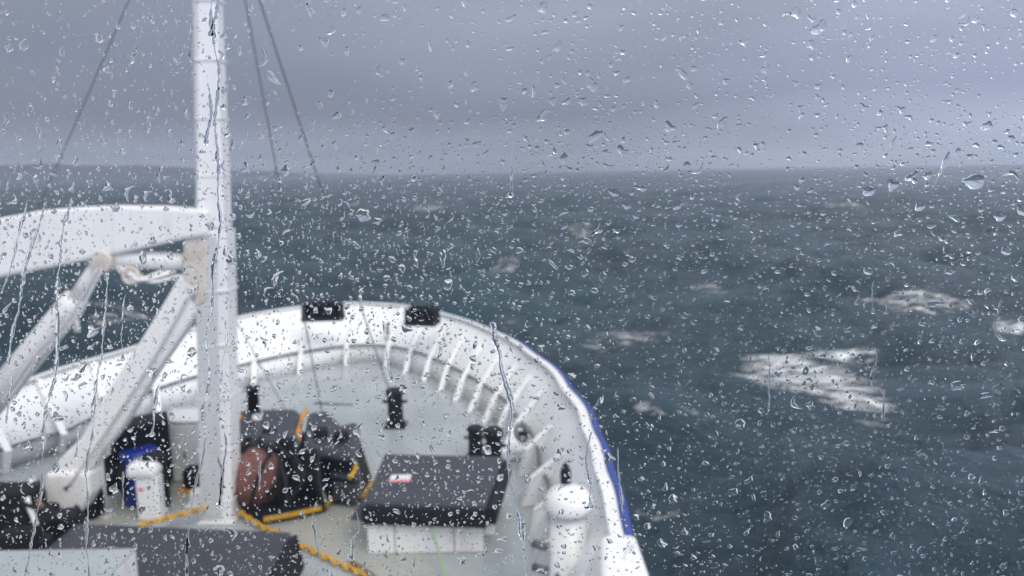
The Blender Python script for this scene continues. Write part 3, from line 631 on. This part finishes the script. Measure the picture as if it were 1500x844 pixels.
qf = [Vector((a0.x, a1.y-ln, zl)), Vector((a1.x+.02, a1.y-ln, zl)), a1, a0]
MB().prism(qf, [p-Vector((0, 0, .03)) for p in qf]).build('lid', M['deck'], t_, .008)
MB().prism([p-Vector((0, 0, .032)) for p in qf], [Vector((p.x, p.y, .005)) for p in qf]).build('body', M['white'], t_, .012)

# ------------------------------------------------------------------ wheelhouse window with rain on it
wm = bpy.data.materials.new('window_glass'); wm.use_nodes = True; t = wm.node_tree; t.nodes.remove(t.nodes['Principled BSDF'])
o_ = t.nodes['Material Output']; tr_ = t.nodes.new('ShaderNodeBsdfTransparent'); tr_.inputs[0].default_value = (.975, .985, .985, 1)
gl = t.nodes.new('ShaderNodeBsdfGlossy'); gl.inputs['Roughness'].default_value = .0; mxs = t.nodes.new('ShaderNodeMixShader'); mxs.inputs[0].default_value = .012
t.links.new(tr_.outputs[0], mxs.inputs[1]); t.links.new(gl.outputs[0], mxs.inputs[2]); t.links.new(mxs.outputs[0], o_.inputs[0])
dm = bpy.data.materials.new('rain_water'); dm.use_nodes = True; t = dm.node_tree; t.nodes.remove(t.nodes['Principled BSDF'])
g_ = t.nodes.new('ShaderNodeBsdfGlass'); g_.inputs['IOR'].default_value = 1.333; g_.inputs['Roughness'].default_value = 0; g_.inputs['Color'].default_value = (1, 1, 1, 1)
t.links.new(g_.outputs[0], t.nodes['Material Output'].inputs[0])
wz = EYE.z-.03
win = thing('window', (0, PANE_Y, wz-.5), 'wheelhouse window pane covered in rain between the viewer and the foredeck', 'window')
MB().box((0, PANE_Y, wz), (1.5, .004, 1.0)).build('pane', wm, win)
for c, d in (((0, PANE_Y, wz+.54), (1.66, .06, .08)), ((0, PANE_Y, wz-.54), (1.66, .06, .08)), ((-.79, PANE_Y, wz), (.08, .06, 1.0)), ((.79, PANE_Y, wz), (.08, .06, 1.0))):
    MB().box(c, d).build('frame', M['frame'], win, .008)
SURF = PANE_Y+.0024
def pp(px, py):                     # place on the pane for a pixel: (x, z)
    q = Q(px, py, SURF); return q.x, q.z
PX = PANE_Y/F                       # one pixel of the photograph, on the glass
RHO = [1.0, .93, .80, .62, .40, .18]
def drops(cx, cz, rx, elong, rot, bend, hr, seed, seg, rings):
    """closed caps of water on the outer face of the pane, one per entry: vertices (n, k, 3) and the shared face lists"""
    n = len(cx); g = np.random.default_rng(seed); th = np.linspace(0, 2*np.pi, seg, endpoint=False)[None, :]
    rr = np.ones((n, seg))
    for k, am in ((2, .14), (3, .15), (4, .10), (5, .065), (7, .035)):
        if k*2 >= seg: continue
        rr += g.normal(0, am, (n, 1))*np.cos(k*th+g.random((n, 1))*6.28)
    rr = np.clip(rr, .45, 1.7)
    V = []
    off = g.normal(0, .10, (n, 2))
    for ro in rings+[0.0]:
        u = rr*ro*np.cos(th) if ro else np.zeros((n, 1)); v = rr*ro*np.sin(th) if ro else np.zeros((n, 1))
        u = u+off[:, :1]*(1-ro); v = v+off[:, 1:]*(1-ro)        # summit off centre
        h = hr[:, None]*rx[:, None]*(max(0.0, 1-ro**2))**.92*np.ones_like(u)
        V.append((u, v, h))
    V.append((rr*np.cos(th), rr*np.sin(th), np.zeros((n, seg))))         # flat back ring, separate for a crisp edge
    V.append((np.zeros((n, 1)), np.zeros((n, 1)), np.zeros((n, 1))))
    u = np.concatenate([a[0] for a in V], 1); v = np.concatenate([a[1] for a in V], 1); h = np.concatenate([a[2] for a in V], 1)
    e = np.sqrt(elong)[:, None]
    uu = u*e; vv = v/e+bend[:, None]*(uu**2-.4)
    c, s = np.cos(rot)[:, None], np.sin(rot)[:, None]
    X = cx[:, None]+rx[:, None]*(uu*c-vv*s); Z = cz[:, None]+rx[:, None]*(uu*s+vv*c); Y = SURF+h
    k = len(rings); fq = []; ft = []
    for j in range(k-1):
        for i in range(seg): a, b_ = j*seg+i, j*seg+(i+1) % seg; fq.append((a, b_, b_+seg, a+seg))
    top = k*seg
    for i in range(seg): ft.append(((k-1)*seg+i, (k-1)*seg+(i+1) % seg, top))
    bs = top+1
    for i in range(seg): ft.append((bs+(i+1) % seg, bs+i, bs+seg))
    return np.stack([X, Y, Z], -1), np.array(fq)[:, ::-1], np.array(ft)[:, ::-1]
# the large drops the photograph shows: (px, py, radius px, elongation, rotation)
BIG = [(867, 125, 9, 1.1, .3, 'round raindrop with a dark upper half alone in the upper middle sky'), (1200, 41, 10, 1.15, .2, 'round clear raindrop high in the sky right of centre'), (1427, 266, 14, 1.7, 0, 'wide raindrop on the horizon near the right edge'),
       (816, 68, 8, 1.2, .9, 'pointed raindrop high in the middle of the sky'), (795, 11, 8, 1.2, 1.5, 'raindrop at the top edge of the pane near the middle'), (738, 152, 8, 1.7, 1.4, 'tall oval raindrop in the sky left of the round dark-topped one'),
       (1199, 485, 10, 1.2, .2, 'large round raindrop above the breaking wave'), (36, 66, 8, 1.5, .8, 'oval raindrop alone in the upper left sky'), (532, 315, 11, 1.2, .3, 'large raindrop over the dark water right of the mast'),
       (1122, 100, 7, 1.8, -1.2, 'slender oval raindrop in the upper right sky'), (1403, 565, 10, 1.5, -.1, 'flattened clear raindrop over dark water right of the breaking wave'), (1462, 570, 9, 1.3, .2, 'clear raindrop over dark water near the right edge')]
items = []      # px, py, r, elong, rot, bend, label
for px, py, r_, e_, ro_, lb in BIG: items.append((px, py, r_, e_, ro_, .0, lb))
cellg = {}
def free(px, py, r_, pad=.9):
    k0, k1 = int(px//24), int(py//24)
    for a in range(k0-1, k0+2):
        for b_ in range(k1-1, k1+2):
            for (x, y, r2) in cellg.get((a, b_), ()):
                if (x-px)**2+(y-py)**2 < ((r2+r_)*pad)**2: return False
    return True
def put(px, py, r_): cellg.setdefault((int(px//24), int(py//24)), []).append((px, py, r_))
# rivulets: paths in the photograph, (points, half-width px, label)
RIV = [([(322, -40), (322, 0), (315, 50), (322, 110), (316, 180), (320, 240), (322, 330), (316, 380), (312, 450), (306, 500), (308, 560), (300, 600), (302, 650), (285, 720), (275, 790), (272, 860)], 1.7, 'longest water rivulet running down over the mast from the top of the pane'),
 ([(331, 470), (324, 540), (318, 600), (330, 665), (322, 745)], 1.5, 'rivulet over the lower part of the mast'),
 ([(106, 289), (93, 331), (83, 391), (81, 452), (78, 554), (68, 600), (60, 650), (58, 720), (45, 790), (35, 860)], 1.7, 'long rivulet crossing the boom and the crane cylinder on the left'),
 ([(40, 293), (30, 330), (14, 390), (2, 430)], 1.3, 'short rivulet over the boom at the left edge'),
 ([(68, 295), (60, 327), (38, 391), (34, 437), (23, 482), (17, 528), (19, 554), (8, 620)], 1.4, 'thin rivulet left of the long one over the crane cylinder'),
 ([(151, 384), (159, 414), (157, 467), (150, 520), (143, 565), (136, 603), (134, 641), (128, 680), (131, 737), (129, 794), (131, 860)], 1.6, 'long rivulet running from the boom pivot down past the crane foot'),
 ([(722, 470), (726, 495), (731, 517), (738, 555), (748, 584), (751, 617), (748, 651), (748, 699), (757, 727), (760, 751), (767, 775), (771, 810), (772, 860)], 2.2, 'long dark rivulet over the starboard bulwark right of the hatch'),
 ([(867, 632), (860, 680), (865, 713), (863, 746)], 1.7, 'rivulet ending in a bead over the starboard vent'),
 ([(1126, 517), (1127, 560), (1126, 603)], 1.6, 'short upright rivulet over the breaking wave'),
 ([(1279, 411), (1279, 460)], 1.3, 'upper short rivulet right of the breaking wave'),
 ([(1283, 510), (1281, 524), (1273, 563), (1290, 574), (1293, 613)], 1.5, 'lower crooked rivulet right of the breaking wave'),
 ([(458, 750), (464, 788), (467, 817), (474, 850)], 1.2, 'thin rivulet below the windlass platform'),
 ([(522, 747), (523, 776), (514, 791), (515, 823)], 1.6, 'crooked rivulet at the left corner of the hatch'),
 ([(320, 667), (326, 697), (321, 740)], 1.2, 'short rivulet down the mast base'),
 ([(383, 673), (380, 717)], 1.2, 'short rivulet over the red rope drum'),
 ([(1469, 436), (1457, 482), (1470, 500)], 1.3, 'rivulet over the foam strip at the right edge'),
 ([(308, -10), (308, 53)], 1.3, 'short rivulet at the very top of the mast'),
 ([(304, 121), (308, 164), (302, 213)], 1.3, 'short rivulet high on the left side of the mast'),
 ([(1390, 222), (1378, 255), (1366, 275)], 1.5, 'slanting rivulet crossing the horizon near the right edge'),
 ([(752, 205), (752, 250), (748, 290)], 1.0, 'faint rivulet crossing the horizon in the middle'),
 ([(112, 622), (111, 672)], 1.2, 'short rivulet over the slanting crane leg'),
 ([(180, 689), (179, 746)], 1.2, 'short rivulet over the black winch'),
 ([(273, 778), (275, 850)], 1.3, 'rivulet over the slate hatch in the lower left'),
 ([(232, 560), (226, 610), (222, 640)], 1.3, 'rivulet over the crane leg beside the locker'),
 ([(905, 655), (906, 700), (912, 752)], 1.0, 'thin rivulet along the blue starboard rail'),
 ([(185, 430), (178, 480), (180, 530)], 1.1, 'thin rivulet over the gap between the crane legs'),
 ([(560, 470), (566, 520), (575, 560)], 1.0, 'thin rivulet over the white plating left of the bow tip fairlead')]
for pts, wd, lb in RIV:
    ctr = smooth_path([(x, y, 0) for x, y in pts], max(8, int(sum(math.dist(a, b_) for a, b_ in zip(pts[:-1], pts[1:]))/2.2)))
    n = len(ctr); js = np.cumsum(rng.normal(0, .45, n)); js -= np.linspace(js[0], js[-1], n); js = np.clip(js, -4, 4)
    wn = np.clip(1+np.convolve(rng.normal(0, .8, n+8), np.ones(9)/9, mode='valid')[:n]*2.0, .4, 2.2)
    vs = []; K = 6; P2 = []
    for i, p in enumerate(ctr):
        px, py = p.x+js[i], p.y; x, z = pp(px, py); hw = 1.25*wd*wn[i]*PX*min(1, (i+.6)/4, (n-i-.4)/2)
        if i > n-6: hw *= 1.25+.5*math.sin(math.pi*(i-n+6)/6)
        P2.append((px, py)); 
        if i % 4 == 0: put(px, py, wd+1.2)
        for k in range(K+1):
            a = math.pi*k/K; vs.append((x+hw*math.cos(a), SURF+.8*hw*math.sin(a), z))
    for i in range(n):
        x, z = (vs[i*(K+1)][0], vs[i*(K+1)][2]); x2 = vs[i*(K+1)+K][0]
        vs += [(x, SURF, z), (x2, SURF, z)]
    fs = []; sm = []
    for i in range(n-1):
        for k in range(K): fs.append((i*(K+1)+k, i*(K+1)+k+1, (i+1)*(K+1)+k+1, (i+1)*(K+1)+k)); sm.append(True)
        b_ = n*(K+1); fs.append((b_+2*i, b_+2*i+1, b_+2*i+3, b_+2*i+2)); sm.append(False)
    fs.append(tuple(range(K+1))); fs.append(tuple((n-1)*(K+1)+k for k in range(K, -1, -1))); sm += [False, False]
    me = bpy.data.meshes.new('water_rivulet'); me.from_pydata(vs, [], fs); me.polygons.foreach_set('use_smooth', sm)
    # orient every face outward from the ridge line (top faces away from the pane, back faces towards it)
    bm = bmesh.new(); bm.from_mesh(me)
    for f in bm.faces:
        f.normal_update()
    nt_ = n*(K+1)
    for fi, f in enumerate(bm.faces):
        c = f.calc_center_median()
        back = all(v.index >= nt_ for v in f.verts)
        if back:
            if f.normal.y > 0: f.normal_flip()
        elif len(f.verts) == 4:
            i = min(v.index for v in f.verts)//(K+1); cx_ = .5*(vs[i*(K+1)][0]+vs[i*(K+1)+K][0])
            if (c-Vector((cx_, SURF-.0002, c.z))).dot(f.normal) < 0: f.normal_flip()
    bm.to_mesh(me); bm.free()
    me.materials.append(dm); o = bpy.data.objects.new('water_rivulet', me); COL.objects.link(o)
    tag(o, lb, 'water rivulet', 'rivulets running down the window')

for it in items: put(it[0], it[1], it[2]*1.1)
def shape(px, py, r_):
    e_ = 1+abs(rng.normal(0, .45))
    left = px < 700
    if rng.random() < (.26 if left else .16): e_ = 1.8+rng.random()*1.8
    ro_ = rng.normal(1.35, .6) if left else rng.normal(.1, .75)
    be = rng.normal(0, .2)*(1 if e_ > 1.4 else .4)
    return e_, ro_, be
NBIG, tries = 300-len(items), 0; mids = []
while len(mids) < NBIG and tries < 20000:
    tries += 1
    px, py = rng.uniform(-10, 1510), rng.uniform(-10, 854); r_ = 4.9+rng.gamma(1.2, 1.3)
    if r_ > 9.5: continue
    if free(px, py, r_*1.25, 1.0): put(px, py, r_*1.1); mids.append((px, py, r_, *shape(px, py, r_), None))
items += mids
arr = lambda k: np.array([it[k] for it in items], float)
pos = np.array([pp(it[0], it[1]) for it in items])
V, fq, ft = drops(pos[:, 0], pos[:, 1], arr(2)*PX*.94, arr(3), arr(4), arr(5), rng.uniform(.20, .36, len(items)), 3, 24, RHO)
for i, it in enumerate(items):
    base = np.array([pos[i, 0], SURF, pos[i, 1]])
    me = np_mesh('raindrop', V[i]-base, [fq, ft]); me.materials.append(dm)
    o = bpy.data.objects.new('raindrop', me); COL.objects.link(o); o.location = base
    tag(o, it[6] or 'clear raindrop of middling size clinging to the outside of the window pane', 'raindrop', 'raindrops on the window')
# everything smaller, past counting
sm_ = []; tries = 0
dcl = [(rng.uniform(-200, 1700), rng.uniform(-150, 950), rng.uniform(30, 110), rng.uniform(-.5, .45)) for _ in range(110)]
def dens(px, py):
    d = .42+.30*min(1, max(0, (py-90)/120))+.22*math.exp(-((py-260)/75.0)**2)+(.30 if px < 760 and py > 250 else 0)
    for x, y, r_, k in dcl:
        q = (px-x)**2+(py-y)**2
        if q < 9*r_*r_: d += k*math.exp(-q/(r_*r_))
    return d
for lo, hi, cnt in ((2.9, 5.0, 2700), (1.6, 2.9, 7800), (.75, 1.6, 14000)):
    k = 0; tries = 0
    while k < cnt and tries < cnt*9:
        tries += 1
        px, py = rng.uniform(-260, 1760), rng.uniform(-180, 1000)
        if rng.random() > dens(px, py): continue
        r_ = lo+(hi-lo)*rng.random()**1.6
        if free(px, py, r_*(1.15 if r_ > 1.7 else 1), .98): put(px, py, r_); sm_.append((px, py, r_, *shape(px, py, r_))); k += 1
sm_ = np.array(sm_); pos = np.array([pp(a, b_) for a, b_ in sm_[:, :2]])
VV = []; FQ = []; FT = []; base = 0
for msk, seg, rg in ((sm_[:, 2] >= 2.6, 18, [1.0, .92, .76, .54, .28]), (sm_[:, 2] < 2.6, 12, [1.0, .86, .58, .26])):
    s_ = sm_[msk]; q_ = pos[msk]
    V, fq, ft = drops(q_[:, 0], q_[:, 1], s_[:, 2]*PX*.92, s_[:, 3], s_[:, 4], s_[:, 5], rng.uniform(.22, .46, len(s_)), 8+seg, seg, rg)
    n, k = V.shape[:2]; ofs = (np.arange(n)*k+base)[:, None, None]
    VV.append(V.reshape(-1, 3)); FQ.append((fq[None]+ofs).reshape(-1, 4)); FT.append((ft[None]+ofs).reshape(-1, 3)); base += n*k
me = np_mesh('fine_raindrops', np.concatenate(VV), [np.concatenate(FQ), np.concatenate(FT)]); me.materials.append(dm)
o = bpy.data.objects.new('fine_raindrops', me); COL.objects.link(o)
tag(o, 'countless fine raindrops speckling the outside of the whole window pane', 'raindrops', kind='stuff')

# ------------------------------------------------------------------ rainy air over the sea
hz = bpy.data.materials.new('rain_haze'); hz.use_nodes = True; t = hz.node_tree; t.nodes.remove(t.nodes['Principled BSDF'])
v_ = t.nodes.new('ShaderNodeVolumePrincipled'); v_.inputs['Color'].default_value = (.80, .86, .95, 1); v_.inputs['Density'].default_value = 4.0e-5
t.links.new(v_.outputs[0], t.nodes['Material Output'].inputs['Volume'])
o = MB().box((0, 0, 150), (32000, 32000, 320)).build('haze', hz); tag(o, 'thin rainy haze over the sea', 'haze', kind='stuff')
